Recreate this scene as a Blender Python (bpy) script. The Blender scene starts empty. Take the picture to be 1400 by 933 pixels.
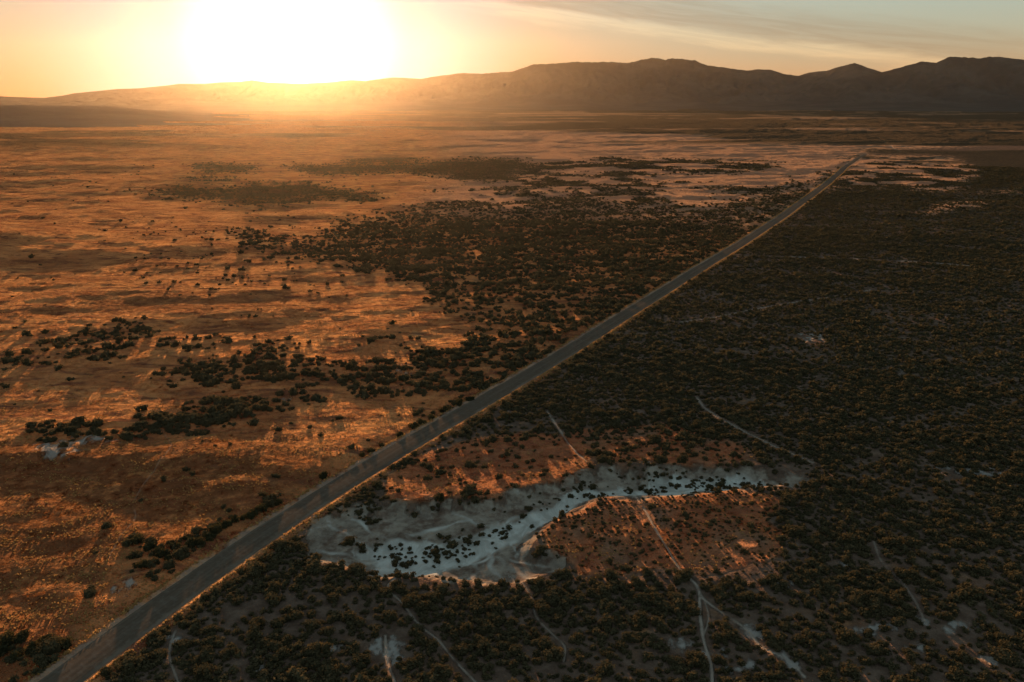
import bpy, math, time
import numpy as np
T0 = time.time()
R = math.radians
rng = np.random.default_rng(7)
scene = bpy.context.scene
col = scene.collection

# ------------------------------------------------------------------ camera
H, F, PITCH = 90.0, 1099.0, R(16.8)
CP, SP = math.cos(PITCH), math.sin(PITCH)

def ground_at(u, v, z=0.0):
    """point of the plane z that lies at a place of the photograph (u, v in its 1400 x 933 pixels)"""
    u = np.asarray(u, float); v = np.asarray(v, float)
    a = (u - 700) / F; b = (466.5 - v) / F
    dx, dy, dz = a, CP + b * SP, -SP + b * CP
    t = (z - H) / np.minimum(dz, -1e-4)
    return dx * t, dy * t

def picture_at(x, y):
    D = np.maximum(y * CP + H * SP, 5.0)
    up = y * SP - H * CP
    return 700 + F * x / D, 466.5 - F * up / D

# ------------------------------------------------------------------ noise
_perm = np.random.default_rng(3).permutation(4096).astype(np.int64)
_grad = np.random.default_rng(4).uniform(0, 2 * np.pi, 4096)
_gx, _gy = np.cos(_grad), np.sin(_grad)
def perlin(x, y, seed=0):
    x = np.asarray(x, float) + seed * 17.31; y = np.asarray(y, float) - seed * 9.77
    xi = np.floor(x).astype(np.int64); yi = np.floor(y).astype(np.int64)
    xf = x - xi; yf = y - yi
    u = xf * xf * xf * (xf * (xf * 6 - 15) + 10); w = yf * yf * yf * (yf * (yf * 6 - 15) + 10)
    def g(i, j, fx, fy):
        h = _perm[(_perm[i & 4095] + j) & 4095]
        return _gx[h] * fx + _gy[h] * fy
    a = g(xi, yi, xf, yf); b = g(xi + 1, yi, xf - 1, yf)
    c = g(xi, yi + 1, xf, yf - 1); d = g(xi + 1, yi + 1, xf - 1, yf - 1)
    return 1.5 * ((a + (b - a) * u) * (1 - w) + (c + (d - c) * u) * w)
def fbm(x, y, n=3, seed=0, gain=.5):
    s = 0; a = 1.0; f = 1.0
    for k in range(n):
        s = s + a * perlin(x * f, y * f, seed + k * 5); a *= gain; f *= 2.03
    return s
def sstep(a, b, t):
    t = np.clip((t - a) / (b - a), 0, 1); return t * t * (3 - 2 * t)

# ------------------------------------------------------------------ plan of the valley, traced on the ground
W, HH = 1400, 933
def fill(m, pts, val):
    p = np.array(pts, float)
    x0, x1 = int(max(0, p[:, 0].min())), int(min(W - 1, p[:, 0].max() + 1))
    y0, y1 = int(max(0, p[:, 1].min())), int(min(HH - 1, p[:, 1].max() + 1))
    if x1 <= x0 or y1 < y0: return
    X, Y = np.meshgrid(np.arange(x0, x1 + 1) + .5, np.arange(y0, y1 + 1) + .5)
    ins = np.zeros(X.shape, bool)
    for i in range(len(p)):
        ax, ay = p[i]; bx, by = p[(i + 1) % len(p)]
        if ay == by: continue
        c = (Y > min(ay, by)) & (Y <= max(ay, by))
        ins ^= c & (X < ax + (Y - ay) * (bx - ax) / (by - ay))
    m[y0:y1 + 1, x0:x1 + 1][ins] = val
def blur(m, rx, ry, n=2):
    for _ in range(n):
        for ax, r in ((1, rx), (0, ry)):
            r = int(r)
            if r < 1: continue
            pad = [(0, 0), (0, 0)]; pad[ax] = (r + 1, r)
            c = np.cumsum(np.pad(m, pad, mode='edge'), axis=ax)
            k = 2 * r + 1
            m = ((c[:, k:] - c[:, :-k]) if ax else (c[k:] - c[:-k])) / k
    return m
def sample(m, u, v):
    u = np.clip(u, 0, W - 1.01); v = np.clip(v, 0, HH - 1.01)
    i = u.astype(int); j = v.astype(int); a = u - i; b = v - j
    return (m[j, i] * (1 - a) + m[j, i + 1] * a) * (1 - b) + (m[j + 1, i] * (1 - a) + m[j + 1, i + 1] * a) * b

ROAD = [(-150, 1112), (73, 933), (226, 808), (318, 749), (421, 687), (533, 620), (628, 563), (705, 522), (780, 482), (850, 436),
        (933, 382), (1000, 341), (1060, 302), (1117, 261), (1175, 216), (1184, 211)]
WASH = [(418, 733), (429, 707), (483, 689), (508, 695), (539, 694), (598, 684), (637, 687), (688, 678), (740, 666), (752, 660), (790, 646),
        (819, 638), (898, 638), (952, 632), (1001, 637), (1040, 638), (1070, 647), (1120, 655), (1122, 664), (1075, 661), (1022, 664), (976, 672),
        (924, 674), (868, 674), (814, 677), (798, 690), (765, 703), (742, 723), (711, 752), (731, 753), (757, 754), (783, 767),
        (775, 777), (739, 782), (713, 795), (701, 795), (637, 790), (560, 787), (508, 787), (493, 777), (465, 772), (431, 764), (413, 759)]
FLOOR = [(500, 742), (545, 733), (600, 738), (650, 727), (690, 705), (730, 688), (800, 660), (900, 645), (1020, 643), (1060, 650), (1020, 660), (930, 667),
         (810, 670), (780, 686), (745, 706), (715, 728), (660, 752), (610, 768), (580, 778), (530, 781), (505, 776), (520, 757), (470, 748)]
m_left = np.zeros((HH, W)); fill(m_left, [(-10, 1250)] + ROAD[1:] + [(1184, 140), (-10, 140)], 1.0)
m_wash = np.zeros((HH, W)); fill(m_wash, WASH, 1.0)
m_wash_poly = m_wash.copy()
m_floor = np.zeros((HH, W)); fill(m_floor, FLOOR, 1.0)
m_wash_deep = blur(m_wash, 11, 7); m_wash = blur(m_wash, 8, 5); m_floor = blur(m_floor, 7, 4)

# shrub cover
road_poly = [(-400, 1300)] + ROAD
dens = np.full((HH, W), 0.84)
fill(dens, [(-10, 1250)] + ROAD[1:] + [(1184, 190), (900, 190), (-10, 165)], 0.012)      # open grassland, far side of the road
def D(pts, val): fill(dens, pts, val)
D([(395, 342), (430, 327), (470, 314), (510, 302), (560, 292), (620, 293), (680, 291), (740, 280), (790, 266), (830, 276), (880, 286), (960, 286), (1000, 276), (1050, 266),
   (1110, 258), (1117, 261), (1060, 302), (933, 382), (850, 436), (780, 482), (705, 522), (640, 540), (580, 532), (640, 475), (660, 450), (640, 425), (700, 412), (660, 396),
   (570, 386), (511, 376), (467, 361), (402, 357)], 0.9)
D([(570, 388), (640, 392), (720, 405), (730, 440), (700, 470), (640, 468), (650, 448), (600, 420)], 0.42)
D([(30, 468), (95, 462), (110, 455), (130, 458), (170, 450), (185, 445), (210, 448), (212, 460), (190, 475), (190, 485), (140, 492), (100, 498), (90, 480), (40, 475)], .85)
D([(2, 490), (20, 485), (50, 488), (80, 495), (70, 504), (10, 504)], .9)
D([(210, 470), (250, 464), (310, 465), (310, 475), (260, 481), (215, 481)], .6)
D([(215, 516), (240, 500), (270, 492), (330, 487), (355, 471), (395, 472), (417, 480), (437, 493), (505, 501), (537, 491), (570, 489), (580, 479), (612, 476), (642, 467), (690, 465), (740, 500),
   (700, 524), (630, 540), (580, 532), (525, 541), (480, 533), (417, 516), (380, 523), (330, 517), (280, 526), (230, 522)], .74)
D([(492, 462), (535, 459), (537, 469), (495, 472)], .9); D([(546, 463), (565, 463), (567, 473), (546, 474)], 1.0); D([(470, 472), (490, 470), (490, 478), (472, 478)], .9)
D([(20, 592), (47, 582), (82, 575), (100, 580), (135, 582), (150, 586), (190, 575), (220, 567), (250, 565), (292, 537), (350, 540), (362, 540), (405, 532), (440, 537), (447, 545), (412, 552),
   (367, 560), (340, 570), (305, 582), (262, 592), (225, 592), (207, 600), (175, 600), (137, 605), (87, 612), (65, 605), (20, 598)], .8)
D([(168, 742), (188, 733), (245, 740), (275, 724), (320, 700), (380, 680), (388, 690), (340, 714), (290, 738), (250, 762), (215, 788), (188, 788)], .5)
D([(-10, 862), (95, 868), (84, 900), (30, 945), (-10, 945)], .55)
D([(555, 580), (640, 540), (655, 540), (560, 590)], .5)
D([(295, 392), (330, 385), (360, 388), (470, 380), (455, 392), (400, 400), (340, 408), (300, 402)], .5)
D([(180, 305), (300, 290), (420, 296), (425, 318), (385, 340), (392, 360), (460, 370), (500, 384), (470, 402), (230, 410), (150, 370)], .045)
D([(385, 340), (430, 322), (470, 310), (500, 318), (470, 345), (440, 358), (400, 358)], .55)
D([(310, 322), (345, 316), (430, 330), (440, 345), (400, 362), (370, 350), (330, 335)], .42)
D([(440, 300), (520, 290), (640, 270), (760, 262), (680, 288), (560, 290), (470, 312)], .3)
D([(200, 267), (240, 259), (300, 262), (350, 253), (420, 253), (470, 262), (530, 268), (500, 275), (440, 272), (380, 284), (330, 280), (290, 272), (240, 271)], .95)
D([(250, 247), (300, 243), (335, 246), (300, 252), (250, 252)], .4)
D([(265, 228), (290, 224), (350, 228), (345, 233), (280, 233)], .9)
D([(455, 217), (520, 212), (575, 214), (575, 221), (520, 222)], .95)
D([(390, 226), (460, 227), (570, 227), (620, 221), (700, 219), (760, 232), (700, 248), (640, 247), (600, 238), (540, 236), (430, 237)], .8)
D([(560, 205), (690, 208), (680, 214), (600, 212)], .5)
fill(dens, [(560, 290), (600, 262), (680, 250), (740, 222), (830, 215), (1060, 218), (1060, 235), (1110, 252), (1050, 266), (1000, 276), (960, 285), (880, 284), (830, 275), (790, 266), (740, 279), (680, 290)], -.5)  # broken cover
fill(dens, [(1160, 212), (1300, 216), (1345, 236), (1300, 262), (1160, 256), (1110, 262), (1130, 244)], -.62)
D([(1062, 209), (1140, 213), (1165, 221), (1150, 233), (1085, 236), (1062, 226)], 0.0)
D([(868, 240), (1050, 237), (1105, 247), (1050, 256), (940, 250), (880, 250)], 0.0)
D([(920, 276), (960, 266), (1040, 264), (1030, 274), (960, 284)], 0.05)
D([(1255, 296), (1290, 278), (1340, 272), (1325, 284), (1280, 292)], 0.08); D([(1310, 262), (1390, 255), (1390, 260), (1320, 267)], .15)
# clearings on the near side of the road
D([(522, 692), (535, 652), (560, 627), (640, 604), (720, 596), (800, 592), (815, 636), (750, 660), (690, 678), (600, 684), (545, 692)], .10)
D([(560, 627), (600, 600), (640, 585), (700, 580), (740, 590), (720, 600), (640, 606)], .5)
D([(790, 622), (800, 582), (900, 572), (1000, 602), (1060, 630), (950, 632), (830, 636)], .4)
D([(1030, 668), (1100, 680), (1125, 710), (1105, 745), (1120, 770), (1030, 792), (960, 790)], .62)
D([(742, 727), (800, 692), (830, 678), (1020, 668), (1072, 684), (1045, 708), (1076, 728), (1052, 748), (1060, 768), (1005, 772), (980, 788), (940, 768), (900, 776), (860, 768), (800, 790), (760, 760)], .56)
D([(420, 765), (500, 790), (640, 794), (713, 798), (800, 792), (900, 772), (1000, 785), (1000, 950), (100, 950), (230, 850), (330, 770)], .8)
D([(400, 800), (480, 798), (520, 835), (430, 880), (340, 870), (330, 830)], .42)
D(WASH, 0.03)
D([(720, 672), (800, 646), (900, 640), (1040, 640), (1110, 655), (1020, 660), (900, 670), (800, 676), (740, 700)], .16)
D([(430, 735), (520, 730), (700, 715), (720, 740), (600, 775), (500, 765)], .12)
for p in ([(520, 738), (552, 739), (550, 748), (515, 746)], [(550, 742), (590, 738), (630, 728), (635, 748), (610, 757), (560, 768), (545, 758)], [(455, 738), (500, 742), (497, 748), (455, 748)],
          [(660, 718), (700, 712), (703, 724), (662, 728)], [(766, 672), (784, 672), (784, 681), (766, 681)], [(790, 664), (812, 664), (812, 675), (790, 675)], [(815, 660), (832, 660), (832, 670), (815, 670)],
          [(855, 652), (876, 652), (876, 662), (855, 662)], [(880, 653), (925, 650), (925, 662), (880, 663)], [(935, 640), (1020, 640), (1020, 655), (935, 652)]): D(p, 1.0)
D([(540, 775), (560, 775), (560, 783), (540, 783)], .5); D([(715, 690), (750, 680), (750, 690), (715, 705)], .35)
dens_raw = dens.copy()
m_broken = np.where(dens < -.55, .5, np.where(dens < 0, .50, 0)); dens = np.where(dens < 0, 0, dens)
dens = np.where(blur(m_wash_poly, 2, 1, 1) > .5, blur(dens, 2, 1, 1), blur(dens, 8, 4, 1)); m_broken = blur(m_broken, 3, 1, 1)

# open ground: tawny dry grass / reddish soil / pale soil patches
m_grass = np.zeros((HH, W))
fill(m_grass, [(-10, 1250)] + ROAD[1:] + [(1184, 205), (1300, 200), (1400, 190), (1400, 140), (-10, 140)], 1.0)
fill(m_grass, [(522, 692), (535, 652), (560, 627), (640, 600), (720, 592), (800, 590), (815, 636), (750, 660), (690, 678), (600, 684), (545, 692)], .9)
fill(m_grass, [(790, 622), (800, 582), (900, 572), (1000, 602), (1060, 630), (950, 632), (830, 636)], .7)
fill(m_grass, [(742, 727), (800, 692), (830, 678), (1020, 668), (1085, 684), (1050, 712), (1095, 735), (1050, 760), (980, 788), (900, 770), (800, 790), (760, 760)], .72)
fill(m_grass, [(1160, 212), (1300, 216), (1345, 236), (1300, 262), (1160, 256), (1110, 262)], .9)
fill(m_grass, [(1255, 296), (1290, 278), (1400, 254), (1400, 270), (1280, 294)], .9)
m_grass = blur(m_grass, 6, 3)
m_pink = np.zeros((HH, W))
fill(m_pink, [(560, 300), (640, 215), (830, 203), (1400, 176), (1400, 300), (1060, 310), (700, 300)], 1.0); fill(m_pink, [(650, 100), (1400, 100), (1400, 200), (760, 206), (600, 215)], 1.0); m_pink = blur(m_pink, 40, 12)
m_red = np.zeros((HH, W))
fill(m_red, [(500, 700), (560, 600), (740, 570), (1100, 560), (1110, 690), (1060, 800), (760, 800), (700, 690)], 1.0); m_red = blur(m_red, 25, 12)
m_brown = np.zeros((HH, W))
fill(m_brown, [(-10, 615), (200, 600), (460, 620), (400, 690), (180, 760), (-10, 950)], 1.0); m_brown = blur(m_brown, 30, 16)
m_pale = np.zeros((HH, W))
for p in ([(515, 868), (530, 862), (548, 868), (560, 886), (545, 905), (520, 903), (510, 888)], [(1005, 862), (1025, 852), (1045, 858), (1050, 873), (1030, 882), (1012, 876)],
          [(1155, 855), (1175, 848), (1215, 850), (1220, 862), (1190, 866), (1158, 866)], [(1283, 855), (1300, 842), (1312, 857), (1300, 862)], [(1195, 892), (1230, 884), (1262, 874), (1255, 886), (1215, 893)],
          [(1070, 890), (1095, 902), (1105, 922), (1085, 918), (1062, 896)], [(1143, 776), (1166, 768), (1168, 786), (1155, 790)], [(335, 900), (372, 906), (362, 920), (345, 918)], [(228, 858), (262, 866), (250, 880), (232, 874)],
          [(150, 805), (195, 786), (190, 800), (160, 826)], [(60, 612), (95, 604), (178, 604), (140, 611), (100, 622), (70, 632)], [(535, 507), (562, 504), (560, 509), (540, 512)], [(380, 544), (398, 541), (398, 545), (382, 546)],
          [(955, 893), (990, 880), (1000, 892), (975, 900)], [(910, 872), (935, 868), (960, 888), (930, 890)], [(985, 915), (1040, 905), (1050, 915), (1000, 924)], [(1320, 895), (1380, 890), (1384, 903), (1350, 904)],
          [(1240, 846), (1270, 846), (1268, 856), (1245, 858)], [(1315, 850), (1340, 848), (1342, 858), (1318, 857)], [(1060, 790), (1080, 786), (1080, 795), (1062, 798)], [(1280, 643), (1350, 640), (1382, 651), (1300, 650)],
          [(440, 882), (465, 878), (470, 888), (445, 890)], [(1095, 456), (1120, 454), (1125, 464), (1100, 466)], [(1220, 505), (1255, 503), (1255, 510), (1225, 511)]): fill(m_pale, p, 1.0)
m_pale = blur(m_pale, 5, 3)
dens = np.clip(dens - 1.0 * m_pale, 0, 1)

def resample(px, step=2.0):
    """a smooth line on the ground through places of the photograph"""
    x, y = ground_at([p[0] for p in px], [p[1] for p in px])
    P = np.stack([x, y], 1)
    d = np.r_[0, np.cumsum(np.hypot(*np.diff(P, axis=0).T))]
    out = []
    n = max(3, int(d[-1] / step)); s = np.linspace(0, d[-1], n)
    # Catmull-Rom tangents
    m = np.gradient(P, d, axis=0)
    k = np.clip(np.searchsorted(d, s, side='right') - 1, 0, len(d) - 2)
    h = (d[k + 1] - d[k])[:, None]; t = ((s - d[k]) / (d[k + 1] - d[k]))[:, None]
    q = ((2 * t**3 - 3 * t**2 + 1) * P[k] + (t**3 - 2 * t**2 + t) * h * m[k] + (-2 * t**3 + 3 * t**2) * P[k + 1] + (t**3 - t**2) * h * m[k + 1])
    return q
road_line = resample(ROAD, 3.0)
# gentle smoothing keeps the road nearly straight
for _ in range(6):
    k = 9; pad = np.pad(road_line, ((k, k), (0, 0)), mode='reflect', reflect_type='odd')
    c = np.cumsum(np.vstack([[[0, 0]], pad]), axis=0); road_line = (c[2 * k + 1:] - c[:-2 * k - 1]) / (2 * k + 1)

def dist_to_line(x, y, line, maxd):
    """signed distance (right of the line is positive) and index along it, chunked"""
    x = np.asarray(x, float); y = np.asarray(y, float)
    dd = np.full(x.shape, 1e9); sg = np.zeros(x.shape); al = np.zeros(x.shape)
    seg = 24
    for i in range(0, len(line) - 1, seg):
        L = line[i:i + seg + 1]
        lo = L.min(0) - maxd; hi = L.max(0) + maxd
        idx = np.nonzero((x > lo[0]) & (x < hi[0]) & (y > lo[1]) & (y < hi[1]))[0]
        if not len(idx): continue
        for j in range(len(L) - 1):
            a, b = L[j], L[j + 1]; e = b - a; l2 = e @ e
            px, py = x[idx] - a[0], y[idx] - a[1]
            t = np.clip((px * e[0] + py * e[1]) / l2, 0, 1)
            d = np.hypot(px - t * e[0], py - t * e[1])
            w = d < dd[idx]
            ii = idx[w]; dd[ii] = d[w]; al[ii] = i + j + t[w]
            sg[ii] = np.sign(px[w] * e[1] - py[w] * e[0])
    return dd, sg, al

ROAD_HALF = 3.5
TRAILS = [('footpath', [(868, 674), (885, 700), (893, 715), (915, 750), (935, 780), (953, 798), (958, 812), (985, 835), (1002, 846), (1022, 862), (1042, 884), (1078, 902), (1100, 925)], .55, 'pale footpath running down from the sand wash across the reddish knoll and scrub'),
          ('footpath', [(956, 806), (958, 845), (963, 878), (972, 905), (974, 945)], .5, 'pale footpath forking straight down to the bottom of the picture from the knoll path'),
          ('footpath', [(962, 816), (969, 842), (962, 868)], .28, 'short faint footpath beside the straight fork below the knoll'),
          ('footpath', [(748, 560), (765, 585), (785, 610), (808, 633)], .6, 'narrow footpath dropping from the scrub to the upper bank of the sand wash'),
          ('footpath', [(222, 588), (235, 618), (215, 645), (182, 690), (185, 706), (166, 735), (150, 765)], .35, 'thin winding footpath through the tawny grass left of the road'),
          ('footpath', [(540, 790), (530, 801), (548, 822), (575, 855), (600, 875), (615, 895), (655, 938)], .4, 'pale footpath leaving the near bank of the wash through the dense scrub'),
          ('footpath', [(713, 793), (727, 815), (732, 840), (758, 868), (772, 883), (771, 903)], .35, 'faint footpath below the middle of the near wash bank'),
          ('footpath', [(952, 542), (965, 558), (1010, 585), (1060, 610), (1112, 632)], .7, 'broad sandy footpath slanting through the scrub above the right end of the wash'),
          ('footpath', [(527, 868), (528, 895), (541, 938)], .5, 'pale footpath below the bare patch at the bottom centre left'),
          ('footpath', [(1195, 740), (1205, 765), (1238, 800), (1258, 835), (1265, 852)], .35, 'faint footpath leading to the pale bare patches at the lower right'),
          ('footpath', [(103, 385), (103, 430), (115, 452), (80, 500), (0, 582)], .5, 'faint footpath along the left edge past the shrub bands'),
          ('footpath', [(240, 862), (232, 885), (246, 940)], .35, 'short pale footpath just right of the road near the bottom'),
          ('footpath', [(1182, 180), (1205, 192), (1232, 208)], 4.0, 'distant track beyond the end of the straight road'),
          ('footpath', [(930, 443), (985, 434), (1030, 424), (1190, 396)], .9, 'broken pale footpath in the dark scrub right of the road'),
          ('footpath', [(990, 347), (1090, 352), (1160, 354), (1240, 358), (1320, 363), (1395, 374)], 1.6, 'faint track crossing the dark scrub right of the road')]
TR_STR = [.8, .75, .5, .75, .3, .6, .45, .6, .6, .4, .12, .45, .6, .5, .5]
trail_lines = [resample(t[1], 1.0) for t in TRAILS]

def base_height(x, y):
    r = np.hypot(x, y)
    z = 1.1 * perlin(x / 170, y / 110, 11) * sstep(60, 300, r)
    z = z + 5.0 * perlin(x / 900, y / 480, 12) * sstep(500, 2500, r)
    # rise of the grassland to the far left
    u, v = picture_at(x, y)
    return z

def height(x, y):
    r = np.hypot(x, y); u, v = picture_at(x, y)
    zb = base_height(x, y)
    left = sample(m_grass, u, v)
    a = .25 + .75 * left
    c, s = math.cos(R(14)), math.sin(R(14)); xr = x * c + y * s; yr = -x * s + y * c      # swales run across the sun
    z = zb + a * (1.15 * perlin(xr / 70, yr / 34, 21) + .6 * perlin(xr / 27, yr / 15, 22) + .25 * perlin(xr / 10, yr / 5.5, 23) + .05 * perlin(xr / 3.1, yr / 2.3, 24))
    z = z + sstep(350, 900, r) * left * (2.2 * fbm(xr / 330, yr / 105, 4, 25, .55))
    z = z + sstep(900, 2500, r) * left * (6.0 * fbm(xr / 900, yr / 330, 4, 26, .5))
    # hollow at the left edge
    hx, hy = ground_at(-60, 330)
    z = z + 7 * np.exp(-((x - hx) / 110)**2 - ((y - hy) / 55)**2)
    qx = 14 * perlin(x / 17, y / 12, 35); qy = 7 * perlin(x / 15, y / 9, 36)
    for pu, pv, A, wx_, wy_ in ((120, 622, 1.6, 34, 9), (320, 622, 1.2, 26, 7), (60, 770, 1.1, 40, 12), (150, 395, 1.2, 70, 16), (260, 430, .9, 60, 15), (60, 410, 1.2, 60, 14), (130, 575, .9, 20, 6), (380, 640, .7, 22, 6), (330, 425, .8, 40, 11)):
        hx, hy = ground_at(pu, pv); z = z + A * np.exp(-((x + qx - hx) / wx_)**2 - ((y + qy - hy) / wy_)**2) * left
    # dry wash cut below the flat
    wd = sample(m_wash_deep, u, v); fl = sample(m_floor, u, v)
    z = z - (1.5 * sstep(.28, 1.0, wd) + .7 * fl) * (1 + .35 * perlin(x / 9, y / 9, 31)) + .25 * wd * (1 - fl) * perlin(x / 3, y / 5, 32)
    # banks of the wash stand a little proud
    z = z + .0 * np.exp(-((wd - .12) / .1)**2) * (wd > .01)
    return z

def full_height(x, y):
    z = height(x, y)
    d, sg, al = dist_to_line(x, y, road_line, 16)
    near = d < 16
    if near.any():
        zr = base_height(x[near], y[near]); dn = d[near]
        w = sstep(4.3, 13, dn)
        ditch = -.35 * np.exp(-((dn - 6.0) / 1.1)**2) + .16 * np.exp(-((dn - 4.6) / .9)**2)
        z[near] = z[near] * w + (zr + ditch - .10 * (dn < 3.9)) * (1 - w)
    return z, d, sg, al

# ------------------------------------------------------------------ mesh helpers
def new_mesh(name, verts, faces, mat, smooth=False):
    """faces: an (n, k) array"""
    me = bpy.data.meshes.new(name)
    verts = np.ascontiguousarray(verts, np.float32); faces = np.ascontiguousarray(faces, np.int32)
    n, k = faces.shape
    me.vertices.add(len(verts)); me.vertices.foreach_set('co', verts.ravel())
    me.loops.add(n * k); me.loops.foreach_set('vertex_index', faces.ravel())
    me.polygons.add(n); me.polygons.foreach_set('loop_start', np.arange(0, n * k, k, dtype=np.int32))
    me.polygons.foreach_set('loop_total', np.full(n, k, np.int32))
    me.polygons.foreach_set('use_smooth', np.full(n, smooth, bool))
    me.update(calc_edges=True)
    if mat: me.materials.append(mat)
    return me
def attr(me, name, vals):
    a = me.attributes.new(name, 'FLOAT', 'POINT'); a.data.foreach_set('value', np.ascontiguousarray(vals, np.float32))
def obj(name, me, label=None, cat=None, kind=None, group=None, parent=None, loc=(0, 0, 0)):
    o = bpy.data.objects.new(name, me); col.objects.link(o); o.location = loc
    if label: o['label'] = label
    if cat: o['category'] = cat
    if kind: o['kind'] = kind
    if group: o['group'] = group
    if parent: o.parent = parent
    return o

# ------------------------------------------------------------------ materials
class NT:
    def __init__(self, name):
        self.m = bpy.data.materials.new(name); self.m.use_nodes = True
        self.t = self.m.node_tree; self.t.nodes.clear()
        self.out = self.n('ShaderNodeOutputMaterial')
    def n(self, typ, **kw):
        nd = self.t.nodes.new(typ)
        for k, v in kw.items(): setattr(nd, k, v)
        return nd
    def set(self, sock, v):
        if hasattr(v, 'is_output') or isinstance(v, bpy.types.NodeSocket): self.t.links.new(v, sock)
        else: sock.default_value = v
    def math(self, op, a, b=0.0, c=None, clamp=False):
        nd = self.n('ShaderNodeMath', operation=op, use_clamp=clamp)
        self.set(nd.inputs[0], a); self.set(nd.inputs[1], b)
        if c is not None: self.set(nd.inputs[2], c)
        return nd.outputs[0]
    def mix(self, f, a, b, mode='MIX'):
        nd = self.n('ShaderNodeMix', data_type='RGBA', blend_type=mode)
        self.set(nd.inputs['Factor'], f); self.set(nd.inputs[6], a); self.set(nd.inputs[7], b)
        return nd.outputs[2]
    def attr(self, name): return self.n('ShaderNodeAttribute', attribute_name=name).outputs['Fac']
    def pos(self): return self.n('ShaderNodeNewGeometry').outputs['Position']
    def scale(self, v, s):
        nd = self.n('ShaderNodeVectorMath', operation='MULTIPLY'); self.set(nd.inputs[0], v); nd.inputs[1].default_value = s
        return nd.outputs[0]
    def noise(self, vec, sc, det=3.0, rough=.55, dist=0.0):
        nd = self.n('ShaderNodeTexNoise'); self.set(nd.inputs['Vector'], vec)
        nd.inputs['Scale'].default_value = sc; nd.inputs['Detail'].default_value = det
        nd.inputs['Roughness'].default_value = rough; nd.inputs['Distortion'].default_value = dist
        return nd.outputs['Fac']
    def ramp(self, f, lo, hi):
        nd = self.n('ShaderNodeMapRange', interpolation_type='SMOOTHSTEP'); self.set(nd.inputs['Value'], f)
        nd.inputs['From Min'].default_value = lo; nd.inputs['From Max'].default_value = hi
        return nd.outputs['Result']
    def link(self, a, b): self.t.links.new(a, b)
    def bump(self, h, strength, dist, normal=None):
        nd = self.n('ShaderNodeBump'); self.set(nd.inputs['Height'], h)
        nd.inputs['Strength'].default_value = strength; nd.inputs['Distance'].default_value = dist
        if normal: self.link(normal, nd.inputs['Normal'])
        return nd.outputs['Normal']
    def diffuse(self, color, normal=None, rough=0.0):
        p = self.n('ShaderNodeBsdfDiffuse'); self.set(p.inputs['Color'], color); p.inputs['Roughness'].default_value = rough
        if normal: self.link(normal, p.inputs['Normal'])
        return p.outputs[0]

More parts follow.
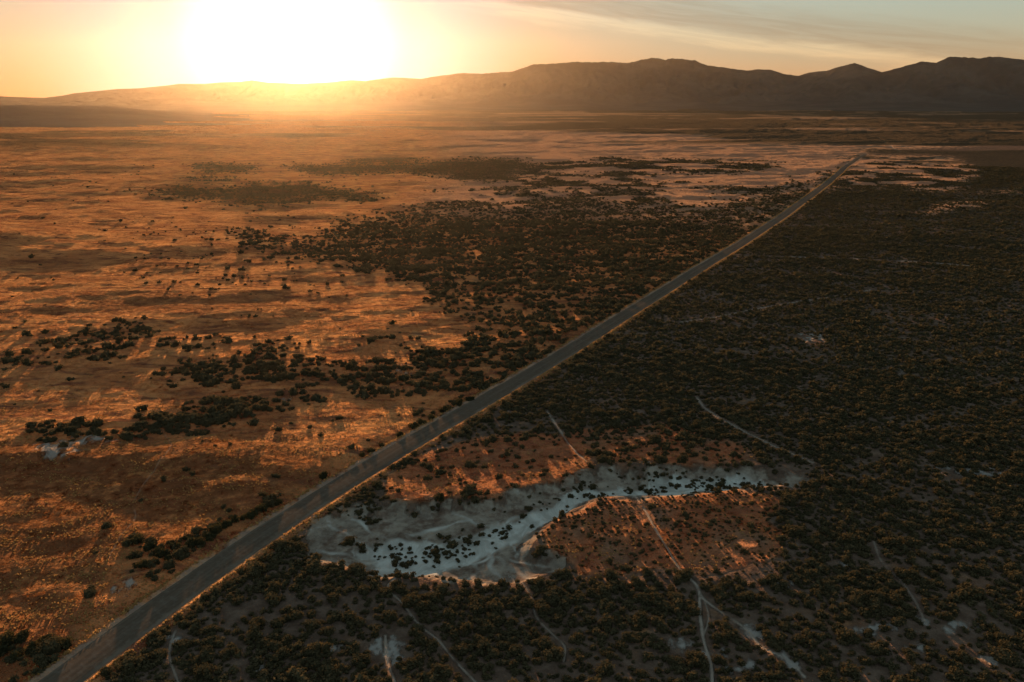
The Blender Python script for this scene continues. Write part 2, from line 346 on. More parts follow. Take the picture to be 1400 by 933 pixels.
C = lambda r, g, b: (r, g, b, 1.0)
def ground_material():
    t = NT('valley_ground'); P = t.pos()
    grass, wash, floor, trail, veg, pale, pink, red, brown = (t.attr(k) for k in ('grass', 'wash', 'floor', 'trail', 'veg', 'pale', 'pink', 'red', 'brown'))
    n1 = t.noise(P, .045, 4, .6); n2 = t.noise(P, .35, 5, .65); n3 = t.noise(P, 2.2, 3, .6)
    n4 = t.noise(t.scale(P, (.6, 1.6, 1)), .12, 5, .65, .6)
    soil = t.mix(t.ramp(n2, .35, .7), C(.070, .043, .031), C(.118, .077, .057))
    gr = t.mix(t.ramp(n1, .35, .65), C(.41, .182, .077), C(.57, .278, .112))
    gr = t.mix(t.ramp(n4, .46, .66), gr, C(.19, .085, .050))
    n5 = t.noise(t.scale(P, (.45, 1.5, 1)), .018, 7, .68, .8)
    gr = t.mix(t.math('MULTIPLY', t.ramp(n5, .5, .66), .75), gr, C(.150, .072, .040))
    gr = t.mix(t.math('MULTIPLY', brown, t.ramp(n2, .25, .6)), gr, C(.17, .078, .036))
    gr = t.mix(t.math('MULTIPLY', t.ramp(n3, .5, .75), .45), gr, C(.16, .085, .045))
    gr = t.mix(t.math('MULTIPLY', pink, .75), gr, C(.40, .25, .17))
    gr = t.mix(t.math('MULTIPLY', red, .8), gr, t.mix(t.ramp(n2, .3, .7), C(.20, .085, .05), C(.36, .16, .085)))
    c = t.mix(grass, soil, gr)
    bank = t.mix(t.ramp(n2, .3, .7), C(.13, .098, .076), C(.235, .19, .152))
    streak = t.noise(t.scale(P, (.8, .5, 1)), .35, 6, .65, .8)
    flo = t.mix(t.ramp(streak, .35, .68), C(.25, .228, .20), C(.39, .37, .335))
    c = t.mix(t.math('MULTIPLY', pale, t.ramp(n2, .25, .55)), c, C(.23, .205, .185))
    bw = t.math('MAXIMUM', floor, t.math('MULTIPLY', t.ramp(t.noise(P, .22, 6, .7), .34, .56), .95))
    c = t.mix(t.math('MULTIPLY', wash, bw), c, bank); c = t.mix(floor, c, flo)
    c = t.mix(t.math('MULTIPLY', trail, t.ramp(n2, .2, .5)), c, C(.235, .185, .15))
    scrub = t.mix(t.ramp(n2, .4, .6), C(.018, .016, .011), C(.034, .028, .018))  # distant scrub, its colour darkened to include the shrubs' shade on themselves
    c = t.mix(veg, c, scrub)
    # clods, tussocks and hoof-marked ground
    b1 = t.noise(P, 1.1, 4, .7); b2 = t.noise(t.scale(P, (.8, 1.3, 1)), .16, 4, .6); b3 = t.noise(t.scale(P, (.7, 1.4, 1)), .03, 3, .55)
    rough_amt = t.math('MULTIPLY', t.math('SUBTRACT', 1.0, t.math('MULTIPLY', t.math('MAXIMUM', wash, t.math('MAXIMUM', trail, pale)), .75)), t.math('ADD', .4, t.math('MULTIPLY', grass, .6)))
    hgt = t.math('ADD', t.math('MULTIPLY', b1, .55), t.math('ADD', t.math('MULTIPLY', b2, 1.6), t.math('MULTIPLY', b3, 4.0)))
    nrm = t.bump(t.math('MULTIPLY', hgt, rough_amt), 1.0, 1.0)
    # upright blades and clods: facets turned every way
    def facet(sc, amt, det):
        nz = t.n('ShaderNodeTexNoise'); t.set(nz.inputs['Vector'], P); nz.inputs['Scale'].default_value = sc; nz.inputs['Detail'].default_value = det; nz.inputs['Roughness'].default_value = .7
        v = t.n('ShaderNodeVectorMath', operation='SUBTRACT'); t.link(nz.outputs['Color'], v.inputs[0]); v.inputs[1].default_value = (.5, .5, .5)
        w = t.n('ShaderNodeVectorMath', operation='SCALE'); t.link(v.outputs[0], w.inputs[0]); t.set(w.inputs['Scale'], t.math('MULTIPLY', rough_amt, amt))
        return w.outputs[0]
    for f in (facet(4.0, 6.0, 2), facet(.45, 5.5, 4), facet(.06, 1.6, 3)):
        ad = t.n('ShaderNodeVectorMath', operation='ADD'); t.link(nrm, ad.inputs[0]); t.link(f, ad.inputs[1]); nrm = ad.outputs[0]
    no = t.n('ShaderNodeVectorMath', operation='NORMALIZE'); t.link(nrm, no.inputs[0]); nrm = no.outputs[0]
    d = t.diffuse(c, nrm); tr = t.n('ShaderNodeBsdfTranslucent'); t.set(tr.inputs['Color'], t.mix(1.0, c, C(1.0, .82, .6), 'MULTIPLY')); t.link(nrm, tr.inputs['Normal'])
    mx = t.n('ShaderNodeMixShader'); t.set(mx.inputs[0], t.math('MULTIPLY', t.math('MULTIPLY', t.math('MULTIPLY', grass, rough_amt), t.math('SUBTRACT', 1.0, veg)), .45)); t.link(d, mx.inputs[1]); t.link(tr.outputs[0], mx.inputs[2])
    t.link(mx.outputs[0], t.out.inputs[0]); t.m.cycles.use_bump_map_correction = False
    return t.m
MG = ground_material()

def road_material():
    t = NT('graded_gravel'); P = t.pos(); a = t.attr('across'); s = t.attr('along')
    comb = t.n('ShaderNodeCombineXYZ'); t.set(comb.inputs[0], t.math('MULTIPLY', a, 1.0)); t.set(comb.inputs[1], t.math('MULTIPLY', s, .035))
    st = t.noise(comb.outputs[0], 1.5, 4, .65); n = t.noise(P, .8, 5, .7); n2 = t.noise(P, .07, 3, .6)
    c = t.mix(t.ramp(st, .3, .7), C(.062, .043, .031), C(.084, .060, .043))
    c = t.mix(t.math('MULTIPLY', t.ramp(n, .45, .75), .5), c, C(.12, .10, .085))
    edge = t.ramp(t.math('ADD', t.math('ABSOLUTE', a), t.math('MULTIPLY', t.math('SUBTRACT', n, .5), 1.6)), 2.2, 3.2)
    c = t.mix(t.math('MULTIPLY', edge, t.ramp(n2, .3, .7)), c, C(.135, .10, .075))
    crown = t.math('MULTIPLY', t.ramp(t.math('ABSOLUTE', a), .7, .05), .10)
    c = t.mix(crown, c, C(.17, .14, .12))
    t.link(t.diffuse(c, t.bump(n, .35, .12)), t.out.inputs[0]); return t.m

def leaf_material(name, dark, light, trans):
    t = NT(name); v = t.attr('tint'); r = t.n('ShaderNodeObjectInfo').outputs['Random']
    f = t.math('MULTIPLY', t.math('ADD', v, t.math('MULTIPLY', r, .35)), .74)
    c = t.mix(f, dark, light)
    d = t.diffuse(c); tr = t.n('ShaderNodeBsdfTranslucent'); t.set(tr.inputs['Color'], t.mix(.5, c, trans))
    mx = t.n('ShaderNodeMixShader'); mx.inputs[0].default_value = .25
    t.link(d, mx.inputs[1]); t.link(tr.outputs[0], mx.inputs[2]); t.link(mx.outputs[0], t.out.inputs[0]); return t.m
ML = leaf_material('sage_leaves', C(.040, .033, .018), C(.088, .066, .036), C(.08, .06, .025))
MLD = leaf_material('dark_bush_leaves', C(.026, .024, .013), C(.058, .048, .023), C(.09, .07, .025))
MGR = leaf_material('dry_grass_blades', C(.26, .14, .055), C(.42, .24, .09), C(.5, .27, .09))
def stem_material():
    t = NT('grey_bark'); n = t.noise(t.pos(), 6, 3)
    t.link(t.diffuse(t.mix(n, C(.06, .05, .04), C(.12, .10, .08))), t.out.inputs[0]); return t.m

def mountain_material():
    t = NT('mountain_slopes'); P = t.pos(); n = t.noise(t.scale(P, (1, 1, 1.6)), .0022, 6, .65); n2 = t.noise(P, .012, 4, .65)
    c = t.mix(t.ramp(n, .4, .6), C(.040, .033, .030), C(.058, .047, .041))
    c = t.mix(t.math('MULTIPLY', t.ramp(n2, .5, .7), .6), c, C(.035, .032, .022))
    t.link(t.diffuse(c, t.bump(n2, .25, 20.0)), t.out.inputs[0]); return t.m

# ------------------------------------------------------------------ ground: one polar sheet, finest where it is seen closest
fine = np.linspace(R(-37), R(37), 1150); coarse = np.linspace(R(37), R(323), 60)[1:-1]
theta = np.r_[fine, coarse]
al1 = np.r_[np.linspace(42.5, 6, 520)[:-1], np.linspace(6, .62, 230)]
rad = np.r_[4, 20, 45, 70, 88, H / np.tan(np.radians(al1)), 9500, 11500, 14000, 20000, 30000, 45000]
TH, RR = np.meshgrid(theta, rad)
X = (RR * np.sin(TH)).ravel(); Y = (RR * np.cos(TH)).ravel()
Z, rd, rs, ra = full_height(X, Y)
Z = np.where(RR.ravel() > 8300, np.minimum(Z, 0) - 2, Z)
# masks with their edges roughened on the ground
wx = .016 * RR.ravel() * fbm(X / 14, Y / 14, 3, 41); wy = .016 * RR.ravel() * fbm(X / 14, Y / 14, 3, 47)
U, V = picture_at(X + .45 * wx, Y + wy)
rill = 1 - np.abs(fbm(X / 5.5, Y / 8, 4, 57)) * 2.2
a_wash = sstep(.25, .75, sample(m_wash, U, V) + .8 * fbm(X / 3.4, Y / 5.2, 5, 55) * sstep(.02, .25, sample(m_wash, U, V)) * (sample(m_wash, U, V) < .97)); a_floor = sstep(.25, .85, sample(m_floor, U, V) + .30 * fbm(X / 6, Y / 10, 4, 56) + .75 * np.clip(rill - .62, 0, 1)) * a_wash
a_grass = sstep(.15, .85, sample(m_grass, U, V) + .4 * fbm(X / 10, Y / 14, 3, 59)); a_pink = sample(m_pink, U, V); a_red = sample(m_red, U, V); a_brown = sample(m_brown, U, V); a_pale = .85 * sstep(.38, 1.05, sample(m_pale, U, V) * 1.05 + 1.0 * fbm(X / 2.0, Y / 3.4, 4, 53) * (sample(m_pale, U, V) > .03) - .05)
for L in ([(645, 757), (650, 772), (640, 791)], [(668, 742), (672, 765), (690, 793)], [(676, 752), (700, 770), (732, 786)], [(690, 740), (660, 752), (640, 760)],
          [(500, 758), (540, 746), (600, 737), (640, 728), (700, 700), (760, 680)], [(430, 745), (480, 752), (520, 758)], [(560, 722), (610, 712), (645, 705)], [(480, 702), (520, 725), (545, 735)],
          [(675, 742), (710, 762), (752, 766)], [(620, 695), (650, 708), (690, 712)], [(450, 715), (480, 730), (512, 740)]):
    L = resample(L, 1.0); d, _, _ = dist_to_line(X + 1.2 * perlin(X / 5, Y / 5, 62), Y + 1.6 * perlin(X / 6, Y / 6, 63), L, 3); a_floor = np.maximum(a_floor, (1 - sstep(.05, .8 + .5 * perlin(X / 2, Y / 2, 58), d)) * a_wash * np.clip(.55 + .6 * perlin(X / 4, Y / 6, 64), 0, .9))
in_front = (np.abs(TH.ravel()) < R(36)) & (Y > 60)
a_trail = np.zeros(len(X)); trail_id = np.full(len(X), -1)
for i, (t, L) in enumerate(zip(TRAILS, trail_lines)):
    d, _, _ = dist_to_line(X, Y, L, t[2] * 3 + 1)
    w = .62 * t[2] * (1 + .3 * perlin(X / 4, Y / 4, 60 + i)) + .06
    v = 1 - sstep(.55, 1.25, d / w)
    a_trail = np.maximum(a_trail, v * min(.95, TR_STR[i] * 1.25) * sstep(-.95, -.25, fbm(X / 5, Y / 7, 3, 80 + i))); trail_id[(v > .5) & (rd > 4.2)] = i

shoulder = (1 - sstep(3.6, 5.6, rd + 1.3 * fbm(X / 3, Y / 3, 3, 61)))
a_trail = np.maximum(a_trail, np.where(rs > 0, .2, .7) * shoulder * (rd < 9))
a_grass = np.where((rs > 0) & (rd < 9), np.maximum(a_grass, sstep(7.0, 5.0, rd) * .9), a_grass)
def cover(x, y):
    """shrub cover of the place, 0..1"""
    r = np.hypot(x, y)
    nf = np.clip(2 - r / 400, 1, 2); ax = .016 * nf * r * fbm(x / 11, y / 11, 3, 71); ay = .032 * r * fbm(x / 11, y / 11, 3, 77)
    u, v = picture_at(x + ax, y + ay)
    d = sample(dens, u, v); b = sample(m_broken, u, v)
    nb = fbm(x / 75, y / 60, 5, 81, .6) * .5 + .5
    d = np.maximum(d, (b > .2) * sstep(.08, -.04, nb - b + .02) * .9)
    return d
cv = cover(X, Y)
far_open = .5 + .5 * fbm(X / 420, Y / 200, 4, 91)
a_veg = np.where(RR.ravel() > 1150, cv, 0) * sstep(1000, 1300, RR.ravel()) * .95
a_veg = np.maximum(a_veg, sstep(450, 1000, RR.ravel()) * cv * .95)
# beyond the mapped flat: long bands of scrub and bare ground across the valley
far = sstep(1500, 1900, RR.ravel())
rgt = sstep(-150, 500, X)
band = sstep(.50, .64, .5 + .6 * fbm(X / 1300 + 3, Y / 330, 5, 95) + .26 * rgt)
forced = (.6 + .4 * sstep(.42, .58, .5 + .6 * fbm(X / 900, Y / 260, 3, 99))) * sstep(6, -6, V - (160 + 22 * sstep(480, 800, U) + 9 * fbm(X / 1500, Y / 900, 3, 97)))
band = np.maximum(band, forced)
a_veg = a_veg * (1 - far) + far * band * .93
left_far = sstep(60, -500, X)
a_veg = np.where(far > 0, a_veg * (1 - .15 * left_far), a_veg)
nth, nr = len(theta), len(rad)
ii = np.arange(nr - 1)[:, None] * nth + np.arange(nth)[None, :]
jj = np.arange(nr - 1)[:, None] * nth + (np.arange(nth)[None, :] + 1) % nth
quads = np.stack([ii, jj, jj + nth, ii + nth], -1).reshape(-1, 4)
verts = np.stack([X, Y, Z], 1)
fid = np.zeros(len(quads), int)
fid[a_wash[quads].mean(1) > .5] = 1
tq = trail_id[quads]; same = tq.max(1)
fid[(same >= 0) & ((tq >= 0).sum(1) >= 2) & (fid == 0)] = 2 + same[(same >= 0) & ((tq >= 0).sum(1) >= 2) & (fid == 0)]
def ground_piece(k, name, label, cat):
    q = quads[fid == k]
    if not len(q): return
    used, inv = np.unique(q, return_inverse=True)
    me = new_mesh(name, verts[used], inv.reshape(-1, 4), MG)
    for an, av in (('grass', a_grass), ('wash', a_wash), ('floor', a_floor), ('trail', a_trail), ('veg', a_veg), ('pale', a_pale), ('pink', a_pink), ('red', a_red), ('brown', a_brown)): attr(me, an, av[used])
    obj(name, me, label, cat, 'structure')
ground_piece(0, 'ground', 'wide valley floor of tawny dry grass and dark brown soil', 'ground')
ground_piece(1, 'dry_wash', 'pale grey sandy dry wash curving between the road and the reddish knoll', 'dry wash')
for i, t in enumerate(TRAILS): ground_piece(2 + i, t[0], t[3], 'footpath')
print('ground', time.time() - T0, len(verts))

# ------------------------------------------------------------------ road
def build_road():
    L = road_line; tn = np.gradient(L, axis=0); tn /= np.hypot(*tn.T)[:, None]; nr_ = np.stack([tn[:, 1], -tn[:, 0]], 1)
    ac = np.array([-3.45, -3.0, -2.3, -1.3, 0, 1.3, 2.3, 3.0, 3.45]); zc = np.array([-.12, .02, .07, .11, .13, .11, .07, .02, -.12])
    s = np.r_[0, np.cumsum(np.hypot(*np.diff(L, axis=0).T))]
    w = 1 + .05 * perlin(s / 19, s * 0, 5) + .04 * perlin(s / 6.1, s * 0, 6)
    x = L[:, 0, None] + nr_[:, 0, None] * ac * w[:, None]; y = L[:, 1, None] + nr_[:, 1, None] * ac * w[:, None]
    zr = base_height(L[:, 0], L[:, 1])
    z = zr[:, None] + zc + .05
    v = np.stack([x.ravel(), y.ravel(), z.ravel()], 1); n = len(L); m = len(ac)
    a = np.arange(n - 1)[:, None] * m + np.arange(m - 1)
    q = np.stack([a, a + 1, a + 1 + m, a + m], -1).reshape(-1, 4)
    me = new_mesh('road', v, q, road_material(), True)
    attr(me, 'across', np.tile(ac, n)); attr(me, 'along', np.repeat(s, m))
    obj('road', me, 'straight grey gravel road running from the lower left into the distance', 'road', 'structure')
build_road()

# ------------------------------------------------------------------ mountains
RIDGE = [(-420, 128), (-200, 130), (-100, 131), (0, 132), (25, 133), (60, 134), (85, 131), (100, 128), (130, 125), (160, 122), (190, 121), (230, 117), (245, 115), (280, 115), (300, 113), (330, 112), (345, 110), (365, 113),
         (410, 115), (450, 113), (478, 110), (500, 111), (538, 106), (560, 107), (575, 108), (600, 104), (635, 100), (660, 101), (700, 98), (730, 88), (760, 87), (790, 85), (830, 85), (860, 86), (890, 79), (910, 82), (920, 79.5),
         (950, 83), (967, 90), (985, 92), (1020, 97), (1035, 95), (1055, 96), (1075, 102), (1092, 104), (1108, 99), (1130, 97), (1145, 92), (1168, 86.5), (1190, 94), (1205, 99), (1225, 94), (1260, 84.5), (1280, 86), (1300, 77), (1320, 79),
         (1340, 80), (1350, 78.5), (1365, 78), (1400, 82), (1450, 80), (1550, 90), (1800, 100)]
def sky_dir(u, v):
    a = (np.asarray(u, float) - 700) / F; b = (466.5 - np.asarray(v, float)) / F
    dx, dy, dz = a, CP + b * SP, -SP + b * CP
    return np.arctan2(dx, dy), np.arctan2(dz, np.hypot(dx, dy))
raz, rel = sky_dir([p[0] for p in RIDGE], [p[1] for p in RIDGE])
def ridge_r(th): return 10200 + 900 * perlin(th * 6, th * 0 + 2, 101) - 1200 * sstep(.2, .6, th)
def range_mesh(name, th, rr, hfun, mat):
    TH, T = np.meshgrid(th, rr); h, r = hfun(TH, T)
    v = np.stack([(r * np.sin(TH)).ravel(), (r * np.cos(TH)).ravel(), h.ravel()], 1)
    n, m = TH.shape; a = np.arange(n - 1)[:, None] * m + np.arange(m - 1)
    q = np.stack([a, a + 1, a + 1 + m, a + m], -1).reshape(-1, 4)
    return new_mesh(name, v, q, mat, True)
MM = mountain_material()
def big_range(TH, T):
    rt = ridge_r(TH); foot = 6500 + 500 * perlin(TH * 5, TH * 0, 103)
    Hd = H + np.tan(np.interp(TH, raz, rel)) * rt
    Hd = Hd + 10 * np.clip((Hd - 220) / 450, 0, 1) * fbm(TH * 130, TH * 0 + 7, 4, 107, .6) * (rt > 0)
    Hs = H + np.tan(np.interp(TH, raz, np.convolve(np.pad(rel, 4, mode='edge'), np.ones(9) / 9, 'valid'))) * rt
    t = np.clip(T, 0, 1); back = np.clip(T - 1, 0, 1)
    r = foot + (rt - foot) * t + back * 3500
    x, y = r * np.sin(TH), r * np.cos(TH)
    spur = np.abs(perlin(x / 620, y / 1500, 111)) * .9 + np.abs(perlin(x / 260, y / 600, 112)) * .55 + .35 * np.abs(perlin(x / 110, y / 200, 113))
    prof = .16 * t + .84 * np.clip((t - .30) / .70, 0, 1)**1.35
    k = sstep(.45, .95, t)
    h = prof * (Hs * (1 - k) + Hd * k)
    env = np.clip((t - .22) / .3, 0, 1) * np.clip((1 - t) / .22, 0, 1)
    h = h * (1 - .62 * env * spur) 
    h = np.where(T > 1, Hd * (1 - back)**1.5, h)
    return h - 3 * (t <= 0), r
th = np.linspace(R(-52), R(52), 1500); rr = np.r_[np.linspace(0, 1, 90), np.linspace(1.05, 2, 8)]
obj('mountains', range_mesh('mountains', th, rr, big_range, MM), 'long dark mountain range along the horizon under the low sun', 'mountains', 'structure')
# low dark terrace in front of the range, far left
def terrace(TH, T):
    az0, el0 = sky_dir([-400, 0, 60, 180, 230, 260, 300, 340], [146, 144.0, 144.6, 146.0, 149.4, 151.4, 152.6, 153.5])
    rt = 4300 + 0 * TH; top = H + np.tan(np.interp(TH, az0, el0)) * rt
    r = 3000 + T * 1300 + np.clip(T - 1, 0, 9) * 1500
    x, y = r * np.sin(TH), r * np.cos(TH)
    h = top * np.clip(T, 0, 1)**1.1 * (1 + .07 * fbm(x / 300, y / 300, 3, 121) * (T < .97)) - 1.5 * (T <= 0)
    h = np.where(T > 1, top * (1 - .8 * np.clip(T - 1, 0, 1)), h)
    return h * sstep(0, .16, az0[-1] - TH) - 2 * (TH > az0[-1]), r
obj('terrace_hill', range_mesh('terrace_hill', np.linspace(R(-50), sky_dir(345, 150)[0], 400), np.r_[np.linspace(0, 1, 30), np.linspace(1.1, 2, 5)], terrace, MM),
    'low flat dark hill in front of the mountains at the far left', 'hill', 'structure')

# ------------------------------------------------------------------ shrubs
def box_quads(c, s):
    p = np.array([[-1, -1, -1], [1, -1, -1], [1, 1, -1], [-1, 1, -1], [-1, -1, 1], [1, -1, 1], [1, 1, 1], [-1, 1, 1]], float)
    p[4:, :2] *= .55; p[:4, :2] *= .8
    return c + p * s
BOXF = np.array([[0, 3, 2, 1], [4, 5, 6, 7], [0, 1, 5, 4], [1, 2, 6, 5], [2, 3, 7, 6], [3, 0, 4, 7]])
def shrub_geo(seed, leaves, leaf, lobes=5, tall=1.0, spread=.62):
    """a shrub of unit radius: leaf sprays over a few lobes, over a small dense heart; unit height is tall"""
    g = np.random.default_rng(seed); vs = []; fs = []; tn = []; nv = 0
    L = []
    for k in range(lobes):
        a = 2 * np.pi * (k + g.uniform(0, .7)) / lobes; d = spread * g.uniform(.45, 1.0) if k else .05
        L.append((np.array([d * np.cos(a), d * np.sin(a), tall * g.uniform(.28, .5) * (1.25 if k == 0 else 1)]), g.uniform(.34, .56) * (1.15 if k == 0 else 1)))
    for c, r in L:
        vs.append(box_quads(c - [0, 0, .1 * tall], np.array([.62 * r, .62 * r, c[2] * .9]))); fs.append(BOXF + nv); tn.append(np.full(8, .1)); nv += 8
    per = np.array([r for c, r in L])**2; per = per / per.sum()
    which = g.choice(len(L), leaves, p=per)
    for i in which:
        c, r = L[i]
        n = g.normal(size=3); n[2] = abs(n[2]) * .9 + (-.35 if g.random() < .3 else 0.05); n /= np.linalg.norm(n)
        p = c + n * r * g.uniform(.72, 1.14) * np.array([1, 1, tall * .85])
        p[2] = max(p[2], .03)
        m = n * .55 + g.normal(size=3) * .55; m /= np.linalg.norm(m)
        a = np.cross(m, g.normal(size=3)); a /= np.linalg.norm(a); b = np.cross(m, a)
        s = leaf * g.uniform(.6, 1.35)
        q = np.array([p - a * s * .5, p + b * s * .38, p + a * s * .62 + m * s * .2, p - b * s * .38])
        vs.append(q); fs.append(np.array([[0, 1, 2, 3]]) + nv); nv += 4
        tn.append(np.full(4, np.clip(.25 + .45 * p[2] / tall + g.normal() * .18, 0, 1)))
    return np.vstack(vs), np.vstack(fs), np.concatenate(tn)

def scatter(r0, r1, cell, seed, extra=lambda x, y: 1.0):
    """jittered planting places between two distances"""
    g = np.random.default_rng(seed)
    xs = np.arange(-r1 * .72, r1 * .72, cell); ys = np.arange(max(60, r0 * .7), r1, cell)
    x, y = np.meshgrid(xs, ys); x = x.ravel(); y = y.ravel()
    x = x + g.uniform(-.48, .48, len(x)) * cell; y = y + g.uniform(-.48, .48, len(x)) * cell
    r = np.hypot(x, y); u, v = picture_at(x, y)
    k = (r >= r0) & (r < r1) & (u > -190) & (u < 1590) & (v < 1080); x, y = x[k], y[k]
    c = cover(x, y)
    clump = .5 + .5 * fbm(x / 7, y / 7, 2, 131)
    patch = .5 + .5 * fbm(x / 42, y / 24, 3, 133); lft = sample(m_left, u[k], v[k]) > .5
    p = np.where(c > .04, np.clip(c * (1.32 - .55 * (clump < .42) * (c < .8)), 0, 1) * sstep(.15, .5, clump + c * .55), c * 1.1 * sstep(.45, .75, patch))
    p2 = .5 + .5 * fbm(x / 12, y / 7.5, 3, 137); p = p * np.where(lft & (c > .04), .25 + .75 * sstep(.36, .56, p2), 1)
    p = p * np.where(c > .04, np.where(lft, .8, 1) * (.48 + .52 * sstep(.3, .52, patch)), 1)
    k = g.random(len(x)) < p * extra(x, y); x, y = x[k], y[k]
    d, sg, _ = dist_to_line(x, y, road_line, 12)
    ok = (d > 6.2) | ((d > 5.2) & (g.random(len(x)) < .5))
    for t, L in zip(TRAILS, trail_lines):
        dt, _, _ = dist_to_line(x, y, L, t[2] + 2)
        ok &= dt > t[2] + .4
    x, y = x[ok], y[ok]
    return x, y, cover(x, y), g

def size_of(x, y, c, g):
    u, v = picture_at(x, y)
    s = g.lognormal(0, .40, len(x)) * .76
    s = np.where(sample(m_left, u, v) > .5, s * 1.38, s)
    isl = (u > 740) & (u < 1065) & (v > 668) & (v < 790) & (c < .66)
    s = np.where(isl, s * .52, s)
    ws = sample(m_wash, u, v) > .5
    s = np.where(ws, s * .74, s)
    left = (c < .06); s = np.where(left, s * g.uniform(.5, 1.2, len(x)), s)
    return np.clip(s, .35, 2.1)

def place(geo_list, x, y, s, g, hscale):
    """many shrubs merged: arrays of vertices, faces, tint"""
    k = g.integers(0, len(geo_list), len(x)); z = full_height(x, y)[0]
    V_, F_, T_ = [], [], []; off = 0
    for i, (v, f, tn) in enumerate(geo_list):
        w = k == i; n = w.sum()
        if not n: continue
        a = g.uniform(0, 2 * np.pi, n); ca, sa = np.cos(a), np.sin(a)
        sx = s[w]; sz = sx * hscale * g.uniform(.8, 1.25, n)
        vx = (v[None, :, 0] * ca[:, None] - v[None, :, 1] * sa[:, None]) * sx[:, None] + x[w][:, None]
        vy = (v[None, :, 0] * sa[:, None] + v[None, :, 1] * ca[:, None]) * sx[:, None] + y[w][:, None]
        vz = v[None, :, 2] * sz[:, None] + z[w][:, None] - .06
        V_.append(np.stack([vx, vy, vz], -1).reshape(-1, 3).astype(np.float32))
        F_.append((f[None] + (np.arange(n) * len(v))[:, None, None] + off).reshape(-1, 4))
        tt = np.clip(tn[None] + g.normal(0, .24, (n, 1)), 0, 1); T_.append(tt.reshape(-1))
        off += n * len(v)
    return V_, F_, T_, off

near_geo = [shrub_geo(200 + i, 330, .17, lobes=5 + i % 4, tall=1.0) for i in range(10)]
mid0 = [shrub_geo(300 + i, 90, .33, lobes=4 + i % 3) for i in range(8)]
mid1 = [shrub_geo(400 + i, 22, .60, lobes=3 + i % 2) for i in range(8)]
farg = [shrub_geo(500 + i, 7, .95, lobes=2) for i in range(6)]
HS = .86
x0, y0, c0, g0 = scatter(85, 290, 1.16, 11); s0 = size_of(x0, y0, c0, g0)
x1, y1, c1, g1 = scatter(290, 620, 1.5, 12); s1 = size_of(x1, y1, c1, g1) * 1.03
x2, y2, c2, g2 = scatter(620, 1300, 2.2, 13); s2 = size_of(x2, y2, c2, g2) * 1.4
print('shrubs', len(x0), len(x1), len(x2), time.time() - T0)

# the shrubs that show largest are things of their own
u0, v0 = picture_at(x0, y0)
app = s0 / np.hypot(np.hypot(x0, y0), H)
seen = (u0 > 4) & (u0 < 1396) & (v0 > 150) & (v0 < 926)
order = np.argsort(-app * seen)
N_IND = 255
pick = order[:N_IND]; rest = np.ones(len(x0), bool); rest[pick] = False
near_me = []
for i, (v, f, tn) in enumerate(near_geo):
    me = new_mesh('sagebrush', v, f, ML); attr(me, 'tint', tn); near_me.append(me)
def shrub_label(u, v, s):
    d, sg, _ = dist_to_line(np.array([ground_at(u, v)[0]]), np.array([ground_at(u, v)[1]]), road_line, 400)
    size = 'big spreading' if s > 1.7 else ('rounded' if s > 1.4 else 'smaller')
    if d[0] < 11 and sg[0] > 0: where = 'lining the right verge of the gravel road'
    elif sg[0] < 0: where = 'on the far side of the gravel road'
    elif v < 800:
        if sample(m_wash_poly, np.array([u]), np.array([v]))[0] > .5: where = 'on the pale sand of the dry wash'
        elif u > 1120: where = 'at the right beyond the tail of the wash'
        elif u > 1045 or (u > 990 and v > 765): where = 'just right of the reddish knoll'
        elif u > 735 and v > 668: where = 'on the reddish knoll beside the wash'
        elif u < 520 and v > 680: where = 'between road and left end of the wash'
        elif v < 590: where = 'between road and upper orange clearing'
        elif u < 820: where = 'in the orange clearing above the wash'
        else: where = 'above the right arm of the wash'
    elif u < 520: where = 'in the scrub between road and bottom left footpath' if v > 860 else 'in the scrub between road and near wash bank'
    elif u < 760: where = 'in the dense scrub under the near wash bank' if v < 860 else 'in the dense scrub at the bottom centre'
    elif u < 965: where = 'in the scrub left of the forked footpath'
    elif u < 1150: where = 'in the scrub right of the forked footpath'
    else: where = 'in the dark scrub by the lower right bare patches'
    return f'{size} olive brown sagebrush {where}', where
ORD = ['first', 'second', 'third', 'fourth', 'fifth', 'sixth', 'seventh', 'eighth', 'ninth', 'tenth', 'eleventh', 'twelfth', 'thirteenth', 'fourteenth', 'fifteenth', 'sixteenth',
       'seventeenth', 'eighteenth', 'nineteenth', 'twentieth', 'twenty-first', 'twenty-second']
own = {}
PATHNAME = {0: 'the knoll footpath', 1: 'the straight fork footpath', 5: 'the footpath from the near wash bank', 6: 'the faint footpath below the wash', 8: 'the short footpath under the bottom centre bare patch', 9: 'the faint footpath at lower right', 11: 'the short pale footpath beside the road'}
taken = set()
for ti, nm in PATHNAME.items():
    d, sg, al = dist_to_line(x0[pick], y0[pick], trail_lines[ti], 5)
    for side, word in ((1, 'one'), (-1, 'other')):
        idx = [q for q in range(len(pick)) if d[q] < TRAILS[ti][2] + 1.9 and sg[q] == side and pick[q] not in taken]
        if not idx: continue
        word = 'left' if np.mean([u0[pick[q]] - sample_u for q, sample_u in ((q, picture_at(*trail_lines[ti][min(int(al[q]), len(trail_lines[ti]) - 1)])[0]) for q in idx)]) < 0 else 'right'
        for n, q in enumerate(sorted(idx, key=lambda q: -v0[pick[q]])):
            if n >= len(ORD): break
            own[pick[q]] = (f'{ORD[n]} sagebrush up the {word} side of {nm}', 'sagebrush along ' + nm); taken.add(pick[q])
d, sg, al = dist_to_line(x0[pick], y0[pick], road_line, 9)
idx = [q for q in range(len(pick)) if d[q] < 7.6 and sg[q] > 0 and pick[q] not in taken]
